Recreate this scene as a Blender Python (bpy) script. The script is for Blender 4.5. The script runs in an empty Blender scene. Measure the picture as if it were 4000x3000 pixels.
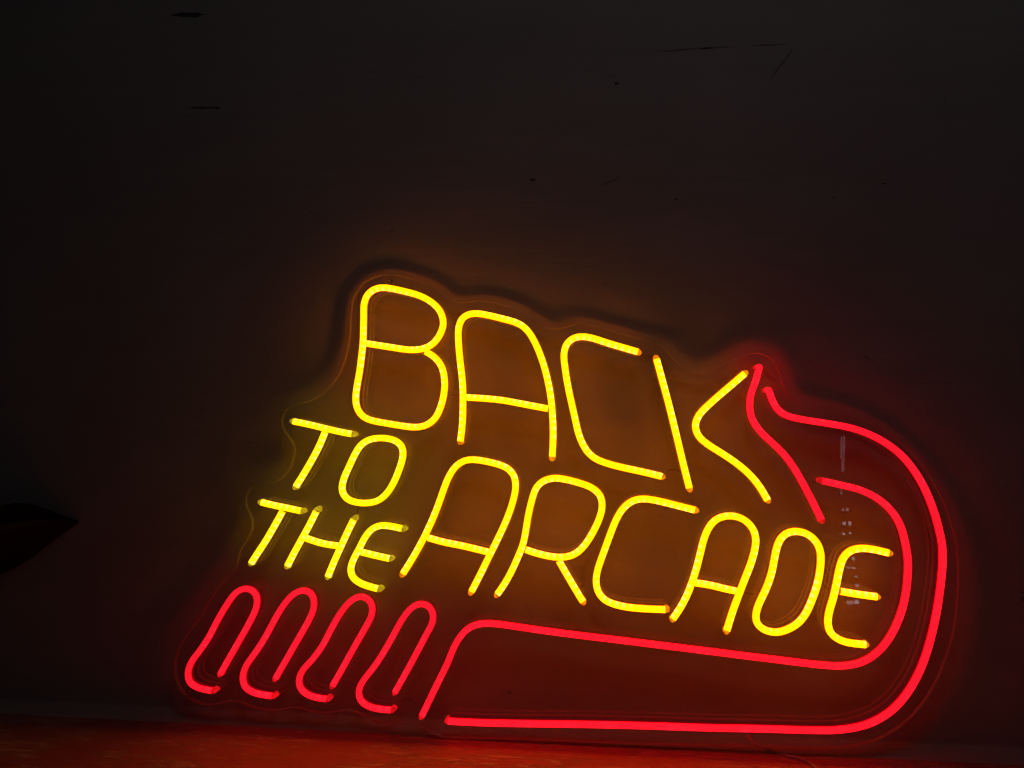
import bpy, bmesh, math, random
from mathutils import Vector, Matrix
from mathutils.geometry import tessellate_polygon
random.seed(7)
R = math.radians

# ------------------------------------------------------------------ camera
W, H = 4000, 3000                 # pixels of the photograph the sign was measured in
FPX = 3004.0                      # focal length in those pixels
DIST = 0.93                       # camera to wall (m)
YAW, ROLL = R(7.6), R(-0.62)
CAM = Vector((0.0, -DIST, 0.0))
cam_rot = Matrix.Rotation(YAW, 4, 'Z') @ Matrix.Rotation(R(90), 4, 'X') @ Matrix.Rotation(ROLL, 4, 'Z')
cd = bpy.data.cameras.new('camera')
cam = bpy.data.objects.new('camera', cd)
cam.matrix_world = Matrix.Translation(CAM) @ cam_rot
cd.sensor_width = 36.0
cd.lens = 36.0 * FPX / W
cd.clip_start = 0.01
cd.clip_end = 50
bpy.context.scene.collection.objects.link(cam)
scn = bpy.context.scene
scn.camera = cam
col = scn.collection

# ------------------------------------------------------------------ render / light
scn.render.engine = 'CYCLES'
scn.view_settings.view_transform = 'Standard'
scn.view_settings.look = 'None'
scn.view_settings.exposure = 0
scn.view_settings.gamma = 1
scn.cycles.use_denoising = True
scn.cycles.max_bounces = 10
scn.cycles.transparent_max_bounces = 24
scn.cycles.sample_clamp_indirect = 4.0
world = bpy.data.worlds.new('World')
scn.world = world
world.use_nodes = True
bgn = world.node_tree.nodes['Background']
bgn.inputs[0].default_value = (0.92, 0.95, 1.0, 1)
bgn.inputs[1].default_value = 0.0030

def area_lamp(name, loc, target, size, power, colr):
    d = bpy.data.lights.new(name, 'AREA'); d.shape = 'DISK'; d.size = size
    d.energy = power; d.color = colr
    o = bpy.data.objects.new(name, d); col.objects.link(o)
    o.location = loc
    o.rotation_euler = (Vector(target) - Vector(loc)).to_track_quat('-Z', 'Y').to_euler()
    return o
area_lamp('ambient_fill_lamp', (0.12, -0.80, 0.95), (0.08, 0, 0.45), 0.30, 0.18, (0.98, 0.93, 0.98))  # added ambient fill standing in for room bounce, no visible source

# ------------------------------------------------------------------ measuring helpers
def at(px, py, depth):
    """the point in the plane y = -depth (parallel to the wall) measured at px, py of the photograph"""
    d = cam_rot.to_3x3() @ Vector(((px - W / 2) / FPX, -(py - H / 2) / FPX, -1.0))
    t = (-depth - CAM.y) / d.y
    return CAM + d * t
# the sign leans on the wall: its frame has y = 0 on the front of the acrylic, -y towards the viewer
LEAN = R(1.9)
BOTTOM_GAP = 0.034
SIGN_O = at(2300, 2900, BOTTOM_GAP)
SIGN_M = Matrix.Translation(SIGN_O) @ Matrix.Rotation(-LEAN, 4, 'X')
SIGN_I = SIGN_M.inverted()
def on_sign(px, py, h=0.0):
    """local point of the sign measured at px, py, h metres in front of the acrylic"""
    d = cam_rot.to_3x3() @ Vector(((px - W / 2) / FPX, -(py - H / 2) / FPX, -1.0))
    o = SIGN_I @ CAM; d = SIGN_I.to_3x3() @ d
    return o + d * ((-h - o.y) / d.y)
def zoomed(ox, oy, s, pts):
    return [(ox + x / s, oy + y / s) for x, y in pts]
S = 2212 / 1200
def smooth(pts, closed=False, step=0.0016):
    """Catmull-Rom through 2-D points, then resampled evenly"""
    P = [Vector(p) for p in pts]
    n = len(P)
    out = []
    if n == 2:
        out = [P[0].lerp(P[1], k / 10) for k in range(11)]
    else:
        if closed:
            seq = [P[-1]] + P + [P[0], P[1]]
        else:
            seq = [P[0] * 2 - P[1]] + P + [P[-1] * 2 - P[-2]]
        for i in range(1, len(seq) - 2):
            a, b, c, d = seq[i - 1], seq[i], seq[i + 1], seq[i + 2]
            # centripetal parametrisation
            t0 = 0; t1 = t0 + max((b - a).length, 1e-6) ** .5
            t2 = t1 + max((c - b).length, 1e-6) ** .5; t3 = t2 + max((d - c).length, 1e-6) ** .5
            for k in range(10):
                t = t1 + (t2 - t1) * k / 10
                A1 = a * ((t1 - t) / (t1 - t0)) + b * ((t - t0) / (t1 - t0))
                A2 = b * ((t2 - t) / (t2 - t1)) + c * ((t - t1) / (t2 - t1))
                A3 = c * ((t3 - t) / (t3 - t2)) + d * ((t - t2) / (t3 - t2))
                B1 = A1 * ((t2 - t) / (t2 - t0)) + A2 * ((t - t0) / (t2 - t0))
                B2 = A2 * ((t3 - t) / (t3 - t1)) + A3 * ((t - t1) / (t3 - t1))
                out.append(B1 * ((t2 - t) / (t2 - t1)) + B2 * ((t - t1) / (t2 - t1)))
        if not closed:
            out.append(P[-1])
    # relax to take out hand jitter
    for _ in range(14):
        q = list(out); m = len(out)
        for i in range(m):
            if closed or 0 < i < m - 1:
                q[i] = out[i] * .5 + (out[(i - 1) % m] + out[(i + 1) % m]) * .25
        out = q
    if closed:
        out.append(out[0].copy())
    L = [0]
    for i in range(1, len(out)):
        L.append(L[-1] + (out[i] - out[i - 1]).length)
    k = max(4, int(L[-1] / step)); res = []; j = 0
    for i in range(k + 1):
        t = L[-1] * i / k
        while j < len(L) - 2 and L[j + 1] < t: j += 1
        f = (t - L[j]) / max(L[j + 1] - L[j], 1e-9)
        res.append(out[j].lerp(out[j + 1], min(max(f, 0), 1)))
    if closed:
        res.pop()
    return res

def link(name, me, mats, parent=None, **kw):
    o = bpy.data.objects.new(name, me)
    for m in (mats if isinstance(mats, (list, tuple)) else [mats]):
        me.materials.append(m)
    col.objects.link(o)
    if parent is not None:
        o.parent = parent
    for k, v in kw.items():
        o[k] = v
    return o

# ------------------------------------------------------------------ materials
def newmat(name):
    m = bpy.data.materials.new(name); m.use_nodes = True
    nt = m.node_tree; nt.nodes.clear()
    return m, nt, nt.nodes, nt.links
def N(nodes, typ, **kw):
    n = nodes.new(typ)
    for k, v in kw.items():
        setattr(n, k, v)
    return n
def math_(nodes, links, op, a, b=None, c=None, clamp=False):
    n = nodes.new('ShaderNodeMath'); n.operation = op; n.use_clamp = clamp
    for i, v in enumerate((a, b, c)):
        if v is None: continue
        if isinstance(v, (int, float)): n.inputs[i].default_value = v
        else: links.new(v, n.inputs[i])
    return n.outputs[0]
def maprange(nodes, links, v, a, b, c, d, smooth_=True):
    n = nodes.new('ShaderNodeMapRange')
    n.interpolation_type = 'SMOOTHSTEP' if smooth_ else 'LINEAR'
    links.new(v, n.inputs[0])
    for i, x in enumerate((a, b, c, d)): n.inputs[i + 1].default_value = x
    return n.outputs[0]
def mixcol(nodes, links, fac, a, b, blend='MIX'):
    n = nodes.new('ShaderNodeMix'); n.data_type = 'RGBA'; n.blend_type = blend
    for sock, v in ((n.inputs[0], fac), (n.inputs[6], a), (n.inputs[7], b)):
        if isinstance(v, (int, float)): sock.default_value = v
        elif isinstance(v, tuple): sock.default_value = v if len(v) == 4 else (*v, 1)
        else: links.new(v, sock)
    return n.outputs[2]

def glow_material(name, base, spot, side, pitch, spots=1.0, flip=False):
    """milky silicone lit from inside by a row of diodes: u = metres along, v = across"""
    m, nt, ns, ls = newmat(name)
    uv = N(ns, 'ShaderNodeUVMap', uv_map='UVMap')
    sep = N(ns, 'ShaderNodeSeparateXYZ'); ls.new(uv.outputs[0], sep.inputs[0])
    u, v = sep.outputs[0], sep.outputs[1]
    nz = N(ns, 'ShaderNodeTexNoise', noise_dimensions='1D'); nz.inputs['Scale'].default_value = 22
    nz.inputs['Detail'].default_value = 1.0
    ls.new(u, nz.inputs['W'])
    w = math_(ns, ls, 'SINE', math_(ns, ls, 'MULTIPLY_ADD', u, 2 * math.pi / pitch, math_(ns, ls, 'MULTIPLY', nz.outputs[0], 9.0)))
    pulse = maprange(ns, ls, math_(ns, ls, 'ADD', w, math_(ns, ls, 'MULTIPLY', math_(ns, ls, 'SUBTRACT', v, 0.5), 1.6)), -0.3, 1.5, 0, 1)
    if flip: v = math_(ns, ls, 'SUBTRACT', 1.0, v)
    sidew = maprange(ns, ls, v, 0.40, 0.66, 0, 1)
    up = maprange(ns, ls, nz.outputs[0], 0.40, 0.62, 0.05, 1.0)
    mask = math_(ns, ls, 'MULTIPLY', math_(ns, ls, 'MULTIPLY', pulse, sidew), math_(ns, ls, 'MULTIPLY', up, spots), clamp=True)
    # the lower flanks of the diffuser pass less light
    vv = math_(ns, ls, 'ABSOLUTE', math_(ns, ls, 'SUBTRACT', v, 0.5))
    flank = maprange(ns, ls, vv, 0.37, 0.41, 0, 1)
    c1 = mixcol(ns, ls, mask, base, spot)
    c2 = mixcol(ns, ls, flank, c1, side)
    var = maprange(ns, ls, nz.outputs[0], 0.3, 0.7, 0.92, 1.08)
    em = N(ns, 'ShaderNodeEmission'); ls.new(c2, em.inputs[0]); ls.new(var, em.inputs[1])
    gl = N(ns, 'ShaderNodeBsdfGlossy'); gl.inputs['Roughness'].default_value = 0.35
    gl.inputs[0].default_value = (0.03, 0.03, 0.03, 1)
    add = N(ns, 'ShaderNodeAddShader'); ls.new(em.outputs[0], add.inputs[0]); ls.new(gl.outputs[0], add.inputs[1])
    out = N(ns, 'ShaderNodeOutputMaterial'); ls.new(add.outputs[0], out.inputs[0])
    return m

CLEAR = 0.12
def body_material(name, colr, glow, gstr):
    """the milky silicone channel under the diffuser; a little light leaks through it"""
    m, nt, ns, ls = newmat(name)
    uv = N(ns, 'ShaderNodeUVMap', uv_map='UVMap')
    sep = N(ns, 'ShaderNodeSeparateXYZ'); ls.new(uv.outputs[0], sep.inputs[0])
    # a brighter seam half way up the channel
    seam = maprange(ns, ls, math_(ns, ls, 'ABSOLUTE', math_(ns, ls, 'SUBTRACT', sep.outputs[1], 0.5)), 0.0, 0.13, 1.0, 0.0)
    st = math_(ns, ls, 'MULTIPLY_ADD', seam, 2.5 * gstr, gstr)
    p = N(ns, 'ShaderNodeBsdfPrincipled')
    p.inputs['Base Color'].default_value = (*colr, 1)
    p.inputs['Roughness'].default_value = 0.3
    p.inputs['Emission Color'].default_value = (*glow, 1)
    ls.new(st, p.inputs['Emission Strength'])
    tr = N(ns, 'ShaderNodeBsdfTransparent'); tr.inputs[0].default_value = (0.9, 0.88, 0.85, 1)
    mx = N(ns, 'ShaderNodeMixShader'); mx.inputs[0].default_value = CLEAR
    ls.new(p.outputs[0], mx.inputs[1]); ls.new(tr.outputs[0], mx.inputs[2])
    out = N(ns, 'ShaderNodeOutputMaterial'); ls.new(mx.outputs[0], out.inputs[0])
    return m

def cap_material(name, glow, strength):
    m, nt, ns, ls = newmat(name)
    tc = N(ns, 'ShaderNodeTexCoord'); nz = N(ns, 'ShaderNodeTexNoise'); nz.inputs['Scale'].default_value = 260
    ls.new(tc.outputs['Object'], nz.inputs['Vector'])
    p = N(ns, 'ShaderNodeBsdfPrincipled')
    p.inputs['Base Color'].default_value = (0.10, 0.09, 0.08, 1)
    p.inputs['Roughness'].default_value = 0.18
    p.inputs['Emission Color'].default_value = (*glow, 1)
    ls.new(maprange(ns, ls, nz.outputs[0], 0.3, 0.7, strength * .6, strength * 1.3), p.inputs['Emission Strength'])
    out = N(ns, 'ShaderNodeOutputMaterial'); ls.new(p.outputs[0], out.inputs[0])
    return m

AMBER = dict(
    glow=glow_material('amber_glow', (5.0, 1.42, 0.0), (5.0, 1.80, 0.28), (5.2, 0.12, 0.0), 0.0078),
    body=body_material('amber_channel', (0.12, 0.10, 0.08), (1.0, 0.16, 0.0), 0.07),
    cap=cap_material('amber_cap', (1.0, 0.24, 0.0), 0.95), w=0.0073)
LEMON = dict(
    glow=glow_material('lemon_glow', (2.9, 1.42, 0.0), (3.0, 1.7, 0.26), (3.1, 0.86, 0.0), 0.0078),
    body=body_material('lemon_channel', (0.14, 0.13, 0.08), (1.0, 0.62, 0.0), 0.05),
    cap=cap_material('lemon_cap', (0.75, 0.50, 0.01), 0.60), w=0.0073)
RED = dict(
    glow=glow_material('red_glow', (2.6, 0.011, 0.030), (2.6, 0.024, 0.058), (2.15, 0.0, 0.004), 0.0116, spots=0.7),
    body=body_material('red_channel', (0.10, 0.06, 0.06), (1.0, 0.0, 0.02), 0.07),
    cap=cap_material('red_cap', (1.0, 0.006, 0.012), 0.70), w=0.0070)

M_HOT = cap_material('bare_red_end', (1.0, 0.001, 0.003), 12.0)
RED_SMALL = dict(RED, glow=glow_material('red_finger_glow', (2.0, 0.011, 0.030), (2.0, 0.024, 0.058), (1.1, 0.0, 0.002), 0.0116, spots=0.7))
# clear acrylic: faces let light through and reflect by Fresnel, the cut edge is dull
def acrylic():
    m, nt, ns, ls = newmat('clear_acrylic')
    fr = N(ns, 'ShaderNodeFresnel'); # rays pass the sheet unbent, so both faces use the air-to-acrylic angle
    gm = N(ns, 'ShaderNodeNewGeometry')
    ls.new(math_(ns, ls, 'SUBTRACT', 1.49, math_(ns, ls, 'MULTIPLY', gm.outputs['Backfacing'], 1.49 - 1 / 1.49)), fr.inputs[0])
    tr = N(ns, 'ShaderNodeBsdfTransparent'); tr.inputs[0].default_value = (0.97, 0.975, 0.97, 1)
    gl = N(ns, 'ShaderNodeBsdfGlossy'); gl.inputs['Roughness'].default_value = 0.006
    tc = N(ns, 'ShaderNodeTexCoord'); nz = N(ns, 'ShaderNodeTexNoise'); nz.inputs['Scale'].default_value = 9
    ls.new(tc.outputs['Object'], nz.inputs['Vector'])
    bp = N(ns, 'ShaderNodeBump'); bp.inputs['Strength'].default_value = 0.02; bp.inputs['Distance'].default_value = 0.01
    ls.new(nz.outputs[0], bp.inputs['Height']); ls.new(bp.outputs[0], gl.inputs['Normal'])
    mx = N(ns, 'ShaderNodeMixShader'); ls.new(fr.outputs[0], mx.inputs[0]); ls.new(tr.outputs[0], mx.inputs[1]); ls.new(gl.outputs[0], mx.inputs[2])
    out = N(ns, 'ShaderNodeOutputMaterial'); ls.new(mx.outputs[0], out.inputs[0])
    return m
def acrylic_edge():
    m, nt, ns, ls = newmat('cut_acrylic_edge')
    df = N(ns, 'ShaderNodeBsdfTranslucent'); df.inputs[0].default_value = (0.62, 0.62, 0.60, 1)
    gl = N(ns, 'ShaderNodeBsdfGlossy'); gl.inputs['Roughness'].default_value = 0.15
    gl.inputs[0].default_value = (0.6, 0.6, 0.6, 1)
    m2 = N(ns, 'ShaderNodeMixShader'); m2.inputs[0].default_value = 0.22
    d2 = N(ns, 'ShaderNodeBsdfDiffuse'); d2.inputs[0].default_value = (0.75, 0.75, 0.72, 1)
    m1 = N(ns, 'ShaderNodeMixShader'); m1.inputs[0].default_value = 0.6
    ls.new(df.outputs[0], m1.inputs[1]); ls.new(d2.outputs[0], m1.inputs[2]); ls.new(m1.outputs[0], m2.inputs[1]); ls.new(gl.outputs[0], m2.inputs[2])
    out = N(ns, 'ShaderNodeOutputMaterial'); ls.new(m2.outputs[0], out.inputs[0])
    return m
M_ACR, M_EDGE = acrylic(), acrylic_edge()

def plain(name, c, rough=0.5, metal=0.0, spec=0.5):
    m, nt, ns, ls = newmat(name)
    tc = N(ns, 'ShaderNodeTexCoord'); nz = N(ns, 'ShaderNodeTexNoise'); nz.inputs['Scale'].default_value = 120
    ls.new(tc.outputs['Object'], nz.inputs['Vector'])
    p = N(ns, 'ShaderNodeBsdfPrincipled')
    ls.new(mixcol(ns, ls, nz.outputs[0], tuple(x * .7 for x in c), tuple(min(1, x * 1.3) for x in c)), p.inputs['Base Color'])
    p.inputs['Roughness'].default_value = rough; p.inputs['Metallic'].default_value = metal
    p.inputs['Specular IOR Level'].default_value = spec
    out = N(ns, 'ShaderNodeOutputMaterial'); ls.new(p.outputs[0], out.inputs[0])
    return m

# ------------------------------------------------------------------ the wall and the floor
# scuffs: (x0, y0, x1, y1, half width px, darkness) measured in the photograph
SCUFFS = [
    (668, 60, 795, 58, 9, .8), (740, 20, 790, 18, 3, .5), (740, 422, 860, 424, 5, .85), (838, 422, 856, 426, 7, .9),
    (700, 452, 765, 452, 4, .6), (1440, 282, 1510, 280, 4, .45), (1610, 304, 1735, 293, 2.2, .4),
    (1170, 373, 1195, 371, 3, .6), (1155, 797, 1290, 868, 2.2, .6), (265, 665, 345, 632, 3, .4),
    (1770, 720, 1790, 718, 4, .5), (1522, 905, 1540, 900, 3, .6), (2560, 202, 2890, 182, 3.5, .6),
    (2740, 190, 2780, 186, 5, .5), (2940, 178, 3080, 172, 4, .55), (3008, 312, 3098, 185, 5, .6),
    (3098, 172, 3150, 135, 4, .45), (2280, 280, 2330, 272, 4, .5), (2365, 300, 2405, 300, 5, .5),
    (2400, 325, 2420, 325, 6, .9), (2340, 730, 2430, 688, 2.2, .6), (2072, 702, 2092, 700, 5, .8),
    (2580, 600, 2588, 598, 3, .6), (2636, 778, 2650, 778, 3.5, .9), (2750, 692, 2960, 708, 2, .35),
    (3250, 775, 3264, 771, 2.5, .6), (3444, 716, 3462, 716, 4, .8), (3312, 820, 3318, 821, 2.5, .6),
    (3375, 1390, 3412, 1410, 3, .8), (3162, 1410, 3170, 1412, 3, .8), (2845, 1398, 2852, 1402, 3, .7),
    (2010, 1010, 2075, 970, 2, .5), (3500, 1960, 3520, 1900, 2, .4), (3988, 2332, 4005, 2345, 9, .7),
    (3992, 2312, 4005, 2318, 5, .6), (2050, 2350, 2075, 2410, 3, .35), (3520, 1500, 3900, 1495, 2, .2),
    (1040, 1350, 1050, 1420, 2, .35), (430, 640, 432, 700, 2, .2), (3690, 380, 3695, 450, 3, .35),
    (1980, 2700, 1998, 2708, 5, .6), (2920, 2640, 2930, 2610, 2, .5),
]
def wall_material():
    m, nt, ns, ls = newmat('painted_wall')
    geo = N(ns, 'ShaderNodeTexCoord')
    P = geo.outputs['Object']
    def noise(scale, stretch, detail=4, rough=.55):
        mp = N(ns, 'ShaderNodeMapping'); mp.inputs['Scale'].default_value = stretch; ls.new(P, mp.inputs['Vector'])
        n = N(ns, 'ShaderNodeTexNoise'); n.inputs['Scale'].default_value = scale
        n.inputs['Detail'].default_value = detail; n.inputs['Roughness'].default_value = rough
        ls.new(mp.outputs[0], n.inputs['Vector']); return n.outputs[0]
    blotch = noise(5, (1, 1, 1.3))
    streak = noise(14, (0.35, 1, 3.0), 6)
    grit = noise(900, (1, 1, 1), 3, .7)
    c = mixcol(ns, ls, maprange(ns, ls, blotch, .3, .7, 0, 1), (0.54, 0.545, 0.545), (0.63, 0.635, 0.635))
    c = mixcol(ns, ls, maprange(ns, ls, streak, .35, .65, 0, .35), c, (0.50, 0.49, 0.485))
    c = mixcol(ns, ls, maprange(ns, ls, grit, .25, .75, 0, .8), c, (0.36, 0.35, 0.35))
    p = N(ns, 'ShaderNodeBsdfPrincipled'); ls.new(c, p.inputs['Base Color'])
    p.inputs['Roughness'].default_value = 0.75
    p.inputs['Specular IOR Level'].default_value = 0.15
    h = math_(ns, ls, 'MULTIPLY_ADD', streak, 1.0, math_(ns, ls, 'MULTIPLY', blotch, .9))
    bp = N(ns, 'ShaderNodeBump'); bp.inputs['Strength'].default_value = 0.30; bp.inputs['Distance'].default_value = 0.004
    ls.new(h, bp.inputs['Height']); ls.new(bp.outputs[0], p.inputs['Normal'])
    out = N(ns, 'ShaderNodeOutputMaterial'); ls.new(p.outputs[0], out.inputs[0])
    return m

def floor_material():
    m, nt, ns, ls = newmat('varnished_top')
    geo = N(ns, 'ShaderNodeTexCoord'); P = geo.outputs['Object']
    def noise(scale, stretch, detail=4, rough=.6, dist=0):
        mp = N(ns, 'ShaderNodeMapping'); mp.inputs['Scale'].default_value = stretch; ls.new(P, mp.inputs['Vector'])
        n = N(ns, 'ShaderNodeTexNoise'); n.inputs['Scale'].default_value = scale
        n.inputs['Detail'].default_value = detail; n.inputs['Roughness'].default_value = rough
        n.inputs['Distortion'].default_value = dist
        ls.new(mp.outputs[0], n.inputs['Vector']); return n.outputs[0]
    ripple = noise(60, (0.45, 2.4, 1), 5, .6, 0.6)
    patch = noise(7, (1, 1.6, 1), 3)
    torn = noise(34, (0.5, 4.2, 1), 9, .78, 1.2)
    flake = math_(ns, ls, 'MULTIPLY', maprange(ns, ls, torn, .50, .56, 0, 1), maprange(ns, ls, patch, .42, .52, 0, 1))
    c = mixcol(ns, ls, maprange(ns, ls, patch, .3, .7, 0, 1), (0.56, 0.15, 0.10), (0.70, 0.22, 0.15))
    c = mixcol(ns, ls, flake, c, (0.85, 0.45, 0.34))
    p = N(ns, 'ShaderNodeBsdfPrincipled'); ls.new(c, p.inputs['Base Color'])
    ls.new(maprange(ns, ls, flake, 0, 1, 0.24, 0.09), p.inputs['Roughness'])
    p.inputs['Specular IOR Level'].default_value = 0.6
    ripple = math_(ns, ls, 'MULTIPLY_ADD', flake, 0.35, ripple)
    bp = N(ns, 'ShaderNodeBump'); bp.inputs['Strength'].default_value = 0.7; bp.inputs['Distance'].default_value = 0.0025
    ls.new(ripple, bp.inputs['Height']); ls.new(bp.outputs[0], p.inputs['Normal'])
    out = N(ns, 'ShaderNodeOutputMaterial'); ls.new(p.outputs[0], out.inputs[0])
    return m

FLOOR_Z = min((SIGN_M @ on_sign(x, y)).z for x, y in ((1755, 2888), (1935, 2890), (2150, 2898), (2400, 2908), (2800, 2919), (3125, 2926), (3290, 2926))) - 0.0006
def sheet(name, pts, faces, mat, **kw):
    me = bpy.data.meshes.new(name); me.from_pydata(pts, [], faces); me.update()
    return link(name, me, mat, **kw)
COVE, COVE_D = 0.010, 0.026
# wall: a slab; floor: a slab with a rounded joint to the wall (a line of filler) built into the wall's foot
wall_pts, wall_faces = [], []
prof = [(0.0, 2.2), (0.0, FLOOR_Z + COVE)]
for k in range(1, 7):
    a = k / 6 * math.pi / 2
    prof.append((-COVE_D * (1 - math.cos(a)), FLOOR_Z + COVE * (1 - math.sin(a)) + 0.0002))
prof += [(0.06, FLOOR_Z), (0.06, 2.2)]
for x in (-3, 3):
    for y, z in prof: wall_pts.append((x, y, z))
n = len(prof)
for i in range(n):
    j = (i + 1) % n
    wall_faces.append((i, j, n + j, n + i))
wall = sheet('wall', wall_pts, wall_faces, wall_material(), kind='structure', label='dark scuffed painted wall behind the glowing sign')
M_SCUFF = [plain('scuff_faint', (0.41, 0.40, 0.395), 0.8, spec=0.1), plain('scuff_mid', (0.27, 0.265, 0.26), 0.8, spec=0.1), plain('scuff_dark', (0.09, 0.09, 0.09), 0.9, spec=0.05)]
def scuff(x0, y0, x1, y1, hw, dk, seed):
    """a ragged smear or chip, a film 0.15 mm thick on the paint"""
    rnd = random.Random(seed); a, b = at(x0, y0, 0), at(x1, y1, 0)
    L = (b - a).length; r = hw * 0.00031
    t = (b - a).normalized() if L > 1e-6 else Vector((1, 0, 0)); nv = Vector((-t.z, 0, t.x))
    n = max(5, int(L / 0.0035)); up, dn = [], []; w1 = w2 = .7
    for i in range(n + 1):
        f = i / n; e = min(1, math.sin(math.pi * min(max(f, .04), .96)) * 1.8)
        c = a.lerp(b, f) + t * rnd.uniform(-.3, .3) * L / n
        w1 = min(1.2, max(.1, w1 + rnd.uniform(-.4, .4))); w2 = min(1.2, max(.1, w2 + rnd.uniform(-.4, .4))); k1 = r * e * w1; k2 = r * e * w2
        up.append(c + nv * k1); dn.append(c - nv * k2)
    V = [(p.x, -0.00015, p.z) for p in up + dn] + [(p.x, 0.0001, p.z) for p in up + dn]
    m = n + 1; F = []
    for i in range(n):
        F += [(i, i + 1, m + i + 1, m + i), (2 * m + i, 2 * m + i + 1, i + 1, i), (m + i, m + i + 1, 3 * m + i + 1, 3 * m + i)]
    me = bpy.data.meshes.new('scuff'); me.from_pydata(V, [], F); me.update()
    link('scuff', me, M_SCUFF[2 if dk > .75 else 1 if dk > .5 else 0], wall)
for i, sc in enumerate(SCUFFS): scuff(*sc, i)
fl = [(-3, 0.05, FLOOR_Z), (3, 0.05, FLOOR_Z), (3, -0.42, FLOOR_Z), (-3, -0.42, FLOOR_Z)]
fl2 = [(x, y, z - 0.05) for x, y, z in fl]
sheet('floor', fl + fl2, [(3, 2, 1, 0), (4, 5, 6, 7), (0, 1, 5, 4), (1, 2, 6, 5), (2, 3, 7, 6), (3, 0, 4, 7)],
      floor_material(), kind='structure', label='glossy surface below the sign mirroring its red tubes')

# ------------------------------------------------------------------ the neon sign
GAP, THICK, FRONT = -0.0065, 0.0065, 0.0          # local depth of the acrylic's back, its thickness, its front
H_BODY, H_TOP = 0.0070, 0.0125     # channel height, diffuser top
sign = bpy.data.objects.new('neon_sign', None); col.objects.link(sign)
sign.empty_display_size = 0.1
sign.matrix_world = SIGN_M
sign['label'] = 'yellow and red neon sign on clear acrylic reading BACK TO THE ARCADE'
sign['category'] = 'neon sign'
bpy.context.view_layer.update()

def flat(pts_px, depth):
    return [((p := on_sign(x, y, depth)).x, p.z) for x, y in pts_px]

def sweep(line, profile, closed=False, caps=True, drop=0.0):
    """profile: list of (across, height, v); returns mesh. line: 2-D points in the plate plane"""
    n = len(line); m = len(profile)
    verts, faces, uvs = [], [], []
    s = 0.0; arc = []
    for i, p in enumerate(line):
        if i: s += (p - line[i - 1]).length
        arc.append(s)
    total = s + ((line[0] - line[-1]).length if closed else 0)
    for i, p in enumerate(line):
        a = line[(i - 1) % n] if (closed or i > 0) else p
        b = line[(i + 1) % n] if (closed or i < n - 1) else p
        t = (b - a).normalized(); nrm = Vector((-t.y, t.x))
        for (w, h, v) in profile:
            q = p + nrm * w
            verts.append((q.x, SL_Y - (FRONT + h - drop * (h > 0.001)) , q.y))
    rng = n if closed else n - 1
    for i in range(rng):
        j = (i + 1) % n
        u0, u1 = arc[i], (arc[j] if j else total)
        for k in range(m - 1):
            faces.append((i * m + k, i * m + k + 1, j * m + k + 1, j * m + k))
            uvs.append([(u0, profile[k][2]), (u0, profile[k + 1][2]), (u1, profile[k + 1][2]), (u1, profile[k][2])])
    if not closed and caps:
        for base, rev, u in ((0, True, 0), ((n - 1) * m, False, arc[-1])):
            f = [base + k for k in range(m)]
            uvl = [(u, profile[k][2] * 0 + .04) for k in range(m)]
            if rev: f = f[::-1]
            faces.append(tuple(f)); uvs.append(uvl)
    return verts, faces, uvs
SL_Y = 0.0
def to_mesh(name, data, smooth_ang=True):
    V, F, U = [], [], []
    for v, f, u in data:
        o = len(V); V += v; F += [tuple(i + o for i in q) for q in f]; U += u
    me = bpy.data.meshes.new(name); me.from_pydata(V, [], F)
    uvl = me.uv_layers.new(name='UVMap')
    li = 0
    for u in U:
        for c in u:
            uvl.data[li].uv = c; li += 1
    for p in me.polygons: p.use_smooth = len(p.vertices) == 4
    me.update()
    return me
def glow_profile(w):
    r = w / 2
    P = [(-r, H_BODY, 0.0), (-r, H_BODY + 0.0012, 0.10)]
    for k in range(0, 9):
        a = math.pi * (1 - k / 8)
        x = math.cos(a); y = math.sin(a)
        # flattened dome
        px = r * (abs(x) ** 0.55) * (1 if x > 0 else -1) if k not in (4,) else 0.0
        P.append((px, H_BODY + 0.0016 + (H_TOP - H_BODY - 0.0016) * y ** 0.8 if 0 < k < 8 else H_BODY + 0.0016, 0.14 + 0.72 * k / 8))
    P += [(r, H_BODY + 0.0012, 0.90), (r, H_BODY, 1.0)]
    return P
def body_profile(w):
    r = w / 2 - 0.0004
    return [(-r, 0.0, 0), (-r, H_BODY * .5, 0.5), (-r, H_BODY, 0.9), (r, H_BODY, 0.9), (r, H_BODY * .5, 0.5), (r, 0.0, 0)]
def cap_mesh(p, t, w, length, drop, seed):
    """rounded blob of clear silicone sealing the tube's cut end"""
    rnd = random.Random(seed)
    V, F, U = [], [], []
    nrm = Vector((-t.y, t.x)); r = w / 2 * rnd.uniform(.92, 1.02)
    rows = [(0.0, 1.0), (H_BODY * .6, 1.0), (H_TOP * .80, .92), (H_TOP * .90, .62), (H_TOP * .93, .0)]
    K = 10
    for h, sc in rows:
        for k in range(K + 1):
            a = -math.pi / 2 + math.pi * k / K
            ss = max(sc, .02)
            q = p + nrm * (math.sin(a) * r * (ss * .25 + .75 if sc > .5 else ss)) + t * (math.cos(a) * length * ss)
            V.append((q.x, SL_Y - (FRONT + h), q.y))
    for j in range(len(rows) - 1):
        for k in range(K):
            a = j * (K + 1) + k
            F.append((a, a + 1, a + K + 2, a + K + 1)); U.append([(0, 0)] * 4)
    return V, F, U

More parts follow.
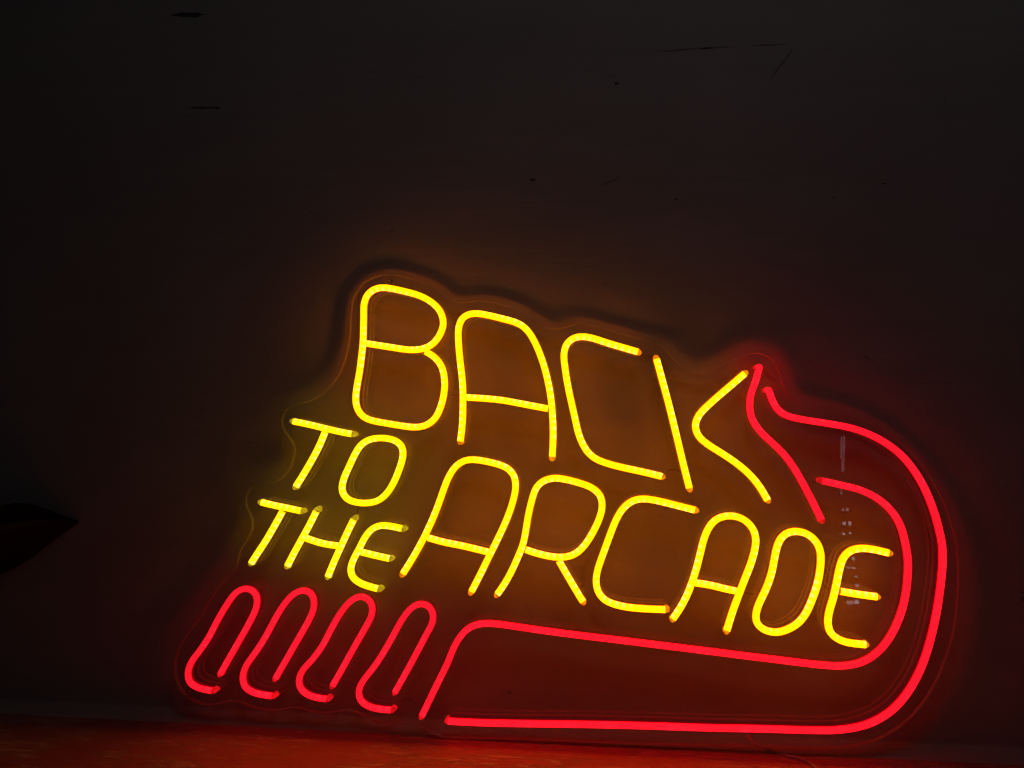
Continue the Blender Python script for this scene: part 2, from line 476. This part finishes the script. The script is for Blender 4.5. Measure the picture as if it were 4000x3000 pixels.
DF = FRONT + H_TOP
count = 0
def neon(name, label, kit, strokes, hot=False, width=None, cap_len=0.0050):
    """strokes: list of (pixel points, closed, caps) -> part (channel) with glowing tubes and end caps under it"""
    global count
    w = width or kit['w']
    lines = []
    for si, st in enumerate(strokes):
        pts, closed = st[0], (st[1] if len(st) > 1 else False)
        cp = st[2] if len(st) > 2 else ('none' if closed else 'both')
        lines.append((smooth(flat(pts, DF), closed), closed, cp, 0.00025 * si))
    body = to_mesh(name, [sweep(l, body_profile(w), c) for l, c, _, _ in lines])
    part = link(name, body, kit['body'], sign, label=label)
    for l, c, cp, dr in lines:
        me = to_mesh('tube', [sweep(l, glow_profile(w), c, True, dr)])
        link('tube', me, kit['glow'], part)
        ends = []
        if cp in ('both', 'start'): ends.append((l[0], (l[0] - l[2]).normalized()))
        if cp in ('both', 'end'): ends.append((l[-1], (l[-1] - l[-3]).normalized()))
        for ei, (p, t) in enumerate(ends):
            count += 1
            rr = random.Random(count)
            me = to_mesh('end_cap', [cap_mesh(p, t, w, cap_len * rr.uniform(.85, 1.25), 0, count)])
            link('end_cap', me, M_HOT if hot and ei == 0 else kit['cap'], part)
    return part

Z1 = lambda p: zoomed(1200, 900, S, p)
Z2 = lambda p: zoomed(2100, 1200, S, p)
Z3 = lambda p: zoomed(2800, 1300, S, p)
Z4 = lambda p: zoomed(900, 1500, S, p)
Z5 = lambda p: zoomed(1500, 1700, S, p)
Z6 = lambda p: zoomed(2200, 1800, S, p)
Z7 = lambda p: zoomed(600, 2100, S, p)
Z8 = lambda p: zoomed(2800, 2100, S, p)

# --- BACK
neon('letter', 'amber letter B at the start of the top word', AMBER, [
    (Z1([(421, 812), (510, 826), (600, 840), (690, 854), (760, 858), (830, 850), (890, 822), (940, 768), (970, 700), (975, 650), (950, 575), (885, 510), (800, 465),
     (700, 437), (600, 415), (530, 408), (470, 425), (425, 465), (402, 530), (400, 620), (398, 700), (396, 800), (385, 900),
     (370, 1020), (350, 1130), (342, 1220), (355, 1285), (395, 1340), (460, 1370), (580, 1392), (700, 1412), (780, 1418),
     (850, 1403), (915, 1355), (957, 1270), (981, 1170), (985, 1080), (968, 990), (930, 930), (885, 893), (848, 872)]), False, 'none')])
neon('letter', 'amber letter A of the top word', AMBER, [
    (Z1([(1098, 1518), (1113, 1400), (1117, 1250), (1117, 1150), (1110, 1050), (1098, 950), (1088, 850), (1083, 740), (1090, 680),
     (1115, 630), (1160, 602), (1220, 595), (1300, 608), (1400, 632), (1500, 660), (1560, 695), (1610, 755), (1660, 855),
     (1700, 965), (1730, 1080), (1752, 1200), (1764, 1330), (1769, 1450), (1766, 1560), (1762, 1628)]),),
    (Z1([(1142, 1202), (1250, 1208), (1400, 1222), (1550, 1250), (1732, 1284)]), False, 'none')])
neon('letter', 'amber letter C of the top word', AMBER, [
    (Z2([(722, 320), (620, 290), (500, 255), (400, 222), (320, 209), (255, 222), (205, 268), (187, 340), (195, 430), (215, 560),
     (245, 700), (270, 810), (290, 900), (318, 975), (360, 1045), (420, 1095), (510, 1130), (620, 1158), (760, 1188), (895, 1221)]),)])
neon('letter', 'amber letter K ending the top word', AMBER, [
    (Z2([(858, 372), (900, 525), (950, 712), (1000, 915), (1050, 1125), (1095, 1303)]),),
    (Z2([(1495, 478), (1400, 560), (1300, 645), (1210, 727), (1160, 785), (1138, 855), (1160, 925), (1220, 983), (1320, 1047),
     (1430, 1120), (1530, 1205), (1605, 1295), (1660, 1390)]),)])
# --- TO
neon('letter', 'lemon yellow letter T of the short word TO', LEMON, [
    (Z4([(447, 270), (560, 293), (650, 315), (780, 345), (868, 362)]),),
    (Z4([(673, 345), (630, 450), (560, 580), (500, 680), (463, 738)]), False, 'end')])
neon('letter', 'lemon yellow letter O of the short word TO', LEMON, [
    (Z4([(1060, 390), (990, 402), (930, 443), (890, 505), (850, 590), (810, 680), (795, 750), (808, 800), (850, 840), (920, 858),
     (980, 860), (1050, 845), (1110, 800), (1160, 730), (1200, 640), (1230, 550), (1237, 490), (1220, 440), (1170, 405),
     (1110, 392)]), True)])
# --- THE
neon('letter', 'lemon yellow letter T of the word THE', LEMON, [
    (Z4([(215, 855), (320, 880), (420, 900), (500, 918)]),),
    (Z4([(365, 920), (310, 1020), (240, 1140), (180, 1230), (140, 1293)]), False, 'end')])
neon('letter', 'lemon yellow letter H of the word THE', LEMON, [
    (Z4([(610, 918), (570, 1000), (510, 1110), (460, 1200), (402, 1312)]),),
    (Z4([(880, 978), (830, 1080), (780, 1190), (735, 1290), (694, 1390)]),),
    (Z4([(530, 1112), (600, 1137), (680, 1158), (765, 1170)]), False, 'none')])
neon('letter', 'lemon yellow letter E of the word THE', LEMON, [
    (Z4([(1230, 1045), (1150, 1028), (1080, 1022), (1012, 1047), (960, 1110), (920, 1190), (877, 1270), (858, 1340), (875, 1398),
     (930, 1440), (1000, 1465), (1055, 1480)]),),
    (Z4([(938, 1215), (1040, 1240), (1140, 1262)]), False, 'end')])
# --- ARCADE
neon('letter', 'amber first letter A of the word ARCADE', AMBER, [
    (Z5([(132, 998), (200, 890), (275, 755), (330, 640), (380, 520), (422, 400), (462, 300), (512, 225), (570, 187), (630, 177),
     (720, 188), (830, 215), (895, 247), (935, 300), (945, 370), (933, 450), (892, 580), (830, 720), (760, 862), (690, 1005),
     (627, 1128)]),),
    (Z5([(312, 742), (430, 775), (560, 800), (745, 845)]), False, 'none')])
neon('letter', 'amber letter R of the word ARCADE', AMBER, [
    (Z5([(1018, 828), (1100, 855), (1200, 878), (1290, 883), (1370, 862), (1440, 802), (1500, 710), (1550, 605), (1571, 515),
     (1557, 440), (1500, 383), (1400, 345), (1310, 322), (1230, 311), (1150, 330), (1095, 378), (1066, 455), (1038, 570),
     (1018, 690), (998, 790), (960, 885), (905, 1005), (855, 1090), (815, 1147)]), False, 'end'),
    (Z5([(1257, 908), (1310, 1000), (1370, 1103), (1430, 1202)]), False, 'end')])
neon('letter', 'amber letter C of the word ARCADE', AMBER, [
    (Z6([(948, 358), (850, 333), (740, 305), (650, 285), (570, 277), (500, 292), (432, 345), (380, 430), (340, 530), (300, 640),
     (262, 745), (240, 825), (237, 890), (252, 950), (300, 1008), (380, 1042), (480, 1062), (600, 1072), (735, 1077)]),)])
neon('letter', 'amber second letter A of the word ARCADE', AMBER, [
    (Z6([(792, 1143), (845, 1065), (893, 975), (930, 880), (962, 780), (990, 670), (1015, 570), (1048, 490), (1100, 428),
     (1170, 402), (1235, 402), (1310, 430), (1370, 492), (1392, 570), (1380, 660), (1350, 760), (1310, 860), (1270, 965),
     (1222, 1095), (1182, 1225)]),),
    (Z6([(952, 884), (1060, 900), (1160, 925), (1258, 946)]), False, 'none')])
neon('letter', 'amber letter D of the word ARCADE', AMBER, [
    (Z6([(1690, 512), (1622, 522), (1572, 563), (1541, 635), (1524, 720), (1507, 805), (1482, 885), (1450, 960), (1412, 1040),
     (1391, 1120), (1403, 1180), (1450, 1222), (1530, 1242), (1610, 1225), (1690, 1180), (1750, 1110), (1800, 1000),
     (1840, 880), (1860, 750), (1858, 660), (1830, 590), (1770, 535)]), True)])
neon('letter', 'amber letter E ending the word ARCADE', AMBER, [
    (Z8([(1243, 115), (1150, 93), (1050, 81), (970, 98), (917, 150), (890, 230), (870, 330), (845, 440), (815, 540), (806, 620),
     (825, 690), (880, 738), (960, 765), (1077, 777)]),),
    (Z8([(895, 392), (1000, 410), (1080, 422), (1160, 432)]), False, 'end')])
# --- fist
F1 = [(472, 985), (540, 865), (620, 725), (700, 580), (735, 490), (730, 420), (695, 382), (640, 373), (580, 402), (520, 483),
      (450, 600), (390, 718), (322, 820), (262, 900), (236, 980), (250, 1045), (290, 1078), (345, 1098), (413, 1111)]
F2 = [(870, 1018), (950, 880), (1030, 740), (1110, 600), (1147, 505), (1140, 430), (1105, 392), (1050, 388), (990, 418), (920, 500),
      (850, 620), (785, 740), (712, 850), (655, 930), (632, 1010), (648, 1078), (700, 1118), (770, 1138), (848, 1149)]
F3 = [(1283, 1070), (1360, 935), (1440, 790), (1520, 650), (1565, 560), (1565, 490), (1530, 443), (1475, 430), (1410, 462), (1340, 545),
      (1270, 665), (1208, 785), (1130, 890), (1062, 965), (1037, 1040), (1057, 1102), (1110, 1142), (1180, 1163), (1238, 1170)]
F4 = [(1732, 1120), (1800, 1000), (1880, 853), (1960, 700), (2005, 610), (2003, 540), (1970, 497), (1915, 482), (1850, 512), (1785, 592),
      (1720, 710), (1650, 832), (1572, 950), (1500, 1040), (1470, 1110), (1483, 1178), (1540, 1222), (1620, 1243), (1705, 1250)]
for F, where in ((F1, 'leftmost'), (F2, 'second from the left'), (F3, 'third from the left'), (F4, 'rightmost')):
    neon('finger_outline', 'red hooked finger outline, %s of the four' % where, RED_SMALL, [(Z7(F),)], width=0.0068)
neon('thumb_outline', 'red wavy stroke beside the letter K, its tip glowing on the wall', RED, [
    (Z2([(1598, 440), (1575, 530), (1545, 612), (1531, 690), (1538, 770), (1570, 845), (1632, 920), (1720, 1000), (1800, 1085),
     (1878, 1200), (1945, 1325), (2000, 1430), (2048, 1530)]),)], hot=True)
OUT = Z3([(380, 418), (410, 498), (447, 555), (505, 595), (600, 620), (720, 640), (860, 662), (1000, 692), (1120, 737), (1230, 797),
          (1335, 878), (1420, 978), (1490, 1090), (1545, 1210), (1590, 1340), (1615, 1440)]) + \
      Z8([(1631, 40), (1637, 140), (1633, 240), (1615, 400), (1590, 560), (1550, 735), (1488, 930), (1400, 1100), (1290, 1235),
          (1160, 1325), (1020, 1375), (850, 1397), (700, 1397), (500, 1392), (300, 1386), (0, 1381)]) + \
      [(2666, 2845), (2478, 2839), (2237, 2834), (1996, 2831), (1845, 2827), (1749, 2822)]
neon('hand_outline', 'long outer red outline round the hand down to the bottom bar', RED, [(OUT,)], hot=True)
INN = Z3([(765, 1068), (900, 1098), (1020, 1127), (1110, 1163), (1200, 1220), (1280, 1302), (1335, 1400)]) + \
      Z8([(1360, 15), (1382, 130), (1386, 220), (1376, 370), (1345, 520), (1290, 660), (1215, 780), (1120, 868), (1020, 915),
          (900, 932), (780, 927), (600, 907), (400, 882), (200, 858), (0, 832)]) + \
      Z5([(1900, 1508), (1700, 1483), (1400, 1447), (1100, 1407), (850, 1370), (750, 1361), (670, 1368), (600, 1400), (545, 1457), (500, 1530)]) + \
      Z7([(2110, 915), (2060, 1015), (2000, 1138), (1928, 1288)])
neon('palm_outline', 'inner red outline under the letters, ending beside the fingers', RED, [(INN,)])

# --- clear backing plate
PLATE = Z1([(400, 372), (480, 330), (560, 312), (660, 320), (750, 345), (900, 400), (980, 460), (1040, 505), (1110, 515), (1250, 500),
            (1400, 530), (1550, 580), (1650, 650), (1740, 708), (1830, 700), (1950, 665)]) + \
        Z2([(350, 118), (500, 155), (700, 215), (830, 252), (900, 280), (965, 355), (1050, 430), (1150, 470), (1230, 470),
            (1320, 438), (1420, 375), (1500, 338), (1600, 325), (1690, 370), (1740, 450)]) + \
        Z3([(480, 360), (525, 445), (595, 500), (700, 530), (850, 560), (1000, 600), (1150, 665), (1300, 760), (1410, 860),
            (1500, 970), (1590, 1110), (1660, 1250), (1710, 1400)]) + \
        Z8([(1745, 100), (1755, 280), (1745, 450), (1728, 620), (1695, 770), (1640, 930), (1560, 1100), (1455, 1250), (1350, 1350),
            (1230, 1430), (1090, 1490), (900, 1522), (600, 1523), (300, 1515), (0, 1508)]) + \
        [(2400, 2908), (2150, 2898), (1935, 2890), (1755, 2888), (1700, 2876)] + \
        Z7([(1950, 1385), (1880, 1345), (1790, 1345), (1650, 1345), (1550, 1310), (1450, 1262), (1370, 1250), (1300, 1262), (1200, 1270),
            (1100, 1250), (1010, 1228), (900, 1250), (800, 1250), (700, 1225), (610, 1187), (530, 1185), (430, 1210), (340, 1205),
            (245, 1165), (180, 1090), (145, 1000), (142, 900), (170, 800), (230, 700), (310, 600), (380, 480), (450, 370), (520, 290)]) + \
        Z4([(10, 1360), (42, 1285), (62, 1200), (110, 1120), (150, 1040), (143, 965), (110, 900), (98, 830), (120, 770), (175, 730),
            (260, 715), (335, 695), (400, 640), (435, 565), (455, 480), (437, 415), (390, 355), (363, 300), (366, 230), (395, 180), (450, 150)]) + \
        [(1200, 1567), (1265, 1530), (1318, 1465), (1348, 1390), (1362, 1310), (1366, 1230), (1374, 1165)]
def build_plate():
    line = smooth(flat(PLATE, FRONT), True, 0.003)
    bm = bmesh.new()
    e = 0.0006
    n = len(line)
    rings = []
    def nrm(i):
        t = (line[(i + 1) % n] - line[(i - 1) % n]).normalized()
        return Vector((-t.y, t.x))
    area = sum(line[i].x * line[(i + 1) % n].y - line[(i + 1) % n].x * line[i].y for i in range(n))
    sg = 1 if area > 0 else -1
    for inset, dep in ((e, GAP), (0, GAP + e), (0, FRONT - e), (e, FRONT)):
        rings.append([bm.verts.new(((line[i] + nrm(i) * inset * sg).x, SL_Y - dep, (line[i] + nrm(i) * inset * sg).y)) for i in range(n)])
    for a, b in zip(rings, rings[1:]):
        for i in range(n):
            j = (i + 1) % n
            f = bm.faces.new((a[i], a[j], b[j], b[i])); f.material_index = 1; f.smooth = True
    for ring in (rings[0], rings[-1]):
        tris = tessellate_polygon([[Vector((v.co.x, v.co.z, 0)) for v in ring]])
        for t in tris:
            try: bm.faces.new([ring[k] for k in t])
            except ValueError: pass
    bmesh.ops.recalc_face_normals(bm, faces=bm.faces)
    me = bpy.data.meshes.new('backing_plate'); bm.to_mesh(me); bm.free()
    return link('backing_plate', me, [M_ACR, M_EDGE], sign, label='clear acrylic sheet cut to a wavy outline')
plate = build_plate()

# --- stand-off screws, wires
M_METAL = plain('brushed_steel', (0.42, 0.41, 0.40), 0.35, 0.9)
M_CLEARWIRE = plain('clear_wire', (0.16, 0.14, 0.12), 0.25)
M_CABLE = plain('cable_jacket', (0.55, 0.50, 0.48), 0.15)
def screw(px, py, r=0.0032):
    c = on_sign(px, py); c.y = 0
    bm = bmesh.new(); rings = []
    for rr, y in ((r * .8, -THICK - .004), (r * .8, FRONT), (r, FRONT + .0002), (r, FRONT + .0010), (r * .75, FRONT + .0018), (r * .35, FRONT + .0019), (r * .3, FRONT + .0012)):
        rings.append([bm.verts.new((c.x + rr * math.cos(a * math.pi / 8), SL_Y - y, c.z + rr * math.sin(a * math.pi / 8))) for a in range(16)])
    for a, b in zip(rings, rings[1:]):
        for i in range(16): bm.faces.new((a[i], a[(i + 1) % 16], b[(i + 1) % 16], b[i])).smooth = True
    bm.faces.new(rings[-1]); bm.faces.new(rings[0][::-1])
    me = bpy.data.meshes.new('screw'); bm.to_mesh(me); bm.free()
    return link('screw', me, M_METAL, sign)
screw(736, 2702); screw(1520, 1093, 0.0022)

def pipe(name, pts3, r, mat, parent, sides=8, label=None, offset=True):
    """round tube through 3-D points (Catmull-Rom)"""
    P = [Vector(p) for p in pts3]; seq = [P[0] * 2 - P[1]] + P + [P[-1] * 2 - P[-2]]; L = []
    for i in range(1, len(seq) - 2):
        a, b, c, d = seq[i - 1:i + 3]
        for k in range(8):
            t = k / 8
            L.append(0.5 * ((2 * b) + (c - a) * t + (2 * a - 5 * b + 4 * c - d) * t * t + (3 * b - a - 3 * c + d) * t ** 3))
    L.append(P[-1])
    bm = bmesh.new(); rings = []
    for i, p in enumerate(L):
        t = (L[min(i + 1, len(L) - 1)] - L[max(i - 1, 0)]).normalized()
        u = t.cross(Vector((0, 1, 0.02))).normalized(); v = t.cross(u)
        rings.append([bm.verts.new(p + (u * math.cos(a) + v * math.sin(a)) * r) for a in [2 * math.pi * k / sides for k in range(sides)]])
    for a, b in zip(rings, rings[1:]):
        for i in range(sides): bm.faces.new((a[i], a[(i + 1) % sides], b[(i + 1) % sides], b[i])).smooth = True
    bm.faces.new(rings[0][::-1]); bm.faces.new(rings[-1])
    bmesh.ops.recalc_face_normals(bm, faces=bm.faces)
    me = bpy.data.meshes.new(name); bm.to_mesh(me); bm.free()
    o = link(name, me, mat, parent)
    if label: o['label'] = label
    return o
def wire(pts_px, r=0.00045, lift=0.0006):
    pts = [on_sign(x, y) for x, y in pts_px]
    pipe('wire', [(p.x, -lift, p.z) for p in pts], r, M_CLEARWIRE, sign)
wire(Z2([(925, 1190), (960, 1170), (1000, 1172), (1035, 1195)]))
wire(Z5([(1412, 1105), (1430, 1085), (1450, 1080)]))
wire(Z5([(715, 1030), (750, 1035), (795, 1055)]))
wire(Z7([(470, 1060), (520, 1045), (580, 1050)]))
wire(Z7([(905, 1100), (950, 1080), (1010, 1070)]))
wire(Z7([(1350, 1025), (1400, 1040), (1450, 1065)]))
wire(Z7([(1760, 1180), (1830, 1165), (1900, 1195)]))
wire(Z7([(2000, 1235), (2060, 1245), (2090, 1270)]))
wire(Z2([(1975, 1265), (2000, 1258)]))
wire(Z6([(1310, 945), (1365, 962)]))
wire(Z1([(1030, 1185), (1055, 1183), (1085, 1197)]))
wire(Z8([(770, 350), (805, 370)]))
wire(Z6([(758, 1075), (762, 1105), (775, 1130)]))
wire(Z4([(925, 880), (915, 930)]), 0.0007)
# supply cable leaving the foot of the sign and lying on the surface
pts = [tuple(on_sign(2920, 2868, .001))]
for i, (x, y) in enumerate([(2948, 2905), (3020, 2932), (3075, 2952), (3120, 2962), (3165, 2982), (3200, 3015), (3215, 3060)]):
    d = cam_rot.to_3x3() @ Vector(((x - W / 2) / FPX, -(y - H / 2) / FPX, -1.0))
    if i == 0:
        pts.append(tuple(on_sign(x, y, .003)))
    else:                       # lying on the surface
        t = (FLOOR_Z + 0.0016 - CAM.z) / d.z
        pts.append(tuple(SIGN_I @ (CAM + d * t)))
pipe('power_cable', pts, 0.0014, M_CABLE, sign, label='thin supply cable snaking off the foot of the sign')

# ------------------------------------------------------------------ dark pointed flap at the left edge
M_FLAP = plain('black_rubber', (0.006, 0.007, 0.006), 0.9, spec=0.1)
def flap():
    D1 = 0.0
    top = [(-260, 2010), (-150, 1998), (0, 1975), (60, 1964), (120, 1969), (180, 1990), (240, 2013), (285, 2030), (307, 2038)]
    bot = [(-260, 2100), (-150, 2068), (0, 2050), (60, 2040), (120, 2032), (180, 2029), (240, 2029), (285, 2035), (307, 2040)]
    depth = [.130, .115, .095, .082, .066, .048, .026, .010, .001]
    org = at(100, 2010, 0)
    bm = bmesh.new(); rings = []
    for (tx, ty), (bx, by), d in zip(top, bot, depth):
        a = at(tx, ty, d) - org; b = at(bx, by, d * .75) - org
        th = Vector((0, 0.0020, 0))
        m = (a + b) / 2 + Vector((0, -0.003, 0))
        rings.append([bm.verts.new(v) for v in (a, m, b, b + th, m + th, a + th)])
    for a, b in zip(rings, rings[1:]):
        for i in range(6): bm.faces.new((a[i], a[(i + 1) % 6], b[(i + 1) % 6], b[i])).smooth = True
    bm.faces.new(rings[0][::-1]); bm.faces.new(rings[-1])
    bmesh.ops.recalc_face_normals(bm, faces=bm.faces)
    me = bpy.data.meshes.new('rubber_flap'); bm.to_mesh(me); bm.free()
    o = link('rubber_flap', me, M_FLAP, label='black pointed flap jutting out from the dark wall at left', category='flap')
    o.location = org
    # added dark sheet for the shadow under the flap, curving down to the wall
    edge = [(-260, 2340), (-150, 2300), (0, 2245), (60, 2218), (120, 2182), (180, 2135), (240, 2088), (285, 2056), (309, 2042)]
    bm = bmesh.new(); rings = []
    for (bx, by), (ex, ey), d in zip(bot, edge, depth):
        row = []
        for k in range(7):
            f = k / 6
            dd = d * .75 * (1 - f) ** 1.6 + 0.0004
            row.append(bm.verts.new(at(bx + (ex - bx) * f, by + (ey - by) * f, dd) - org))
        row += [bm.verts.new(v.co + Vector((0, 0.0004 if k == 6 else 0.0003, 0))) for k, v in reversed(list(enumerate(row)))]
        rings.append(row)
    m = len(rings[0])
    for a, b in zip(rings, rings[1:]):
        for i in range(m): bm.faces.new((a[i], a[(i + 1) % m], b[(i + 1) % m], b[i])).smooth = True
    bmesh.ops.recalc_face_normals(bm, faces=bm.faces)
    me = bpy.data.meshes.new('shadow_sheet'); bm.to_mesh(me); bm.free()
    link('shadow_sheet', me, plain('shadow_brown', (0.055, 0.045, 0.038), 0.9, spec=0.05), o, label='dark brown sheet standing in for the shadow below the flap')
flap()

# ------------------------------------------------------------------ a far window behind the viewer, mirrored in the acrylic
def pane_material(name, k):
    m, nt, ns, ls = newmat(name)
    tc = N(ns, 'ShaderNodeTexCoord'); nz = N(ns, 'ShaderNodeTexNoise'); nz.inputs['Scale'].default_value = 14
    ls.new(tc.outputs['Object'], nz.inputs['Vector'])
    em = N(ns, 'ShaderNodeEmission'); em.inputs[0].default_value = (0.95, 0.9, 1.0, 1)
    ls.new(maprange(ns, ls, nz.outputs[0], .3, .7, 1.2 * k, 4.5 * k), em.inputs[1])
    out = N(ns, 'ShaderNodeOutputMaterial'); ls.new(em.outputs[0], out.inputs[0])
    return m
def far_window():
    bright, faint = pane_material('lit_pane', 0.8), pane_material('dim_pane', 0.35)
    DEP = 3.0       # metres in front of the wall
    def mirror(px, py):
        p = SIGN_M @ on_sign(px, py); d = (p - CAM); n = SIGN_M.to_3x3() @ Vector((0, -1, 0)); d = d - n * (2 * d.dot(n))
        t = (-DEP - p.y) / d.y
        return p + d * t
    root = bpy.data.objects.new('lit_window', None); col.objects.link(root)
    c = mirror(3310, 2080); root.location = c
    root['label'] = 'far lit window mirrored as pale dashes in the acrylic right of the letters'
    root['category'] = 'window'
    rects = [(3284, 1705, 3285, 1790), (3294, 1700, 3295, 1800), (3291, 1800, 3297, 1840), (3284, 1918, 3290, 1936),
             (3289, 1990, 3296, 2003), (3305, 1988, 3314, 2003), (3291, 2047, 3301, 2056), (3312, 2046, 3322, 2058),
             (3292, 2084, 3300, 2089), (3316, 2083, 3325, 2089), (3328, 2172, 3336, 2184), (3306, 2214, 3322, 2222),
             (3328, 2218, 3338, 2224), (3336, 2253, 3345, 2260), (3338, 2288, 3348, 2298), (3312, 2350, 3328, 2362),
             (3336, 2348, 3349, 2362)]
    for x0, y0, x1, y1 in rects:
        a = mirror(x0, y0) - c; b = mirror(x1, y1) - c
        bm = bmesh.new(); bmesh.ops.create_cube(bm, size=1)
        sx, sz = abs(b.x - a.x), abs(b.z - a.z)
        for v in bm.verts:
            v.co = Vector((v.co.x * sx, v.co.y * 0.01, v.co.z * sz)) + (a + b) / 2
        me = bpy.data.meshes.new('pane'); bm.to_mesh(me); bm.free()
        link('pane', me, faint if y0 < 1950 else bright, root)
far_window()
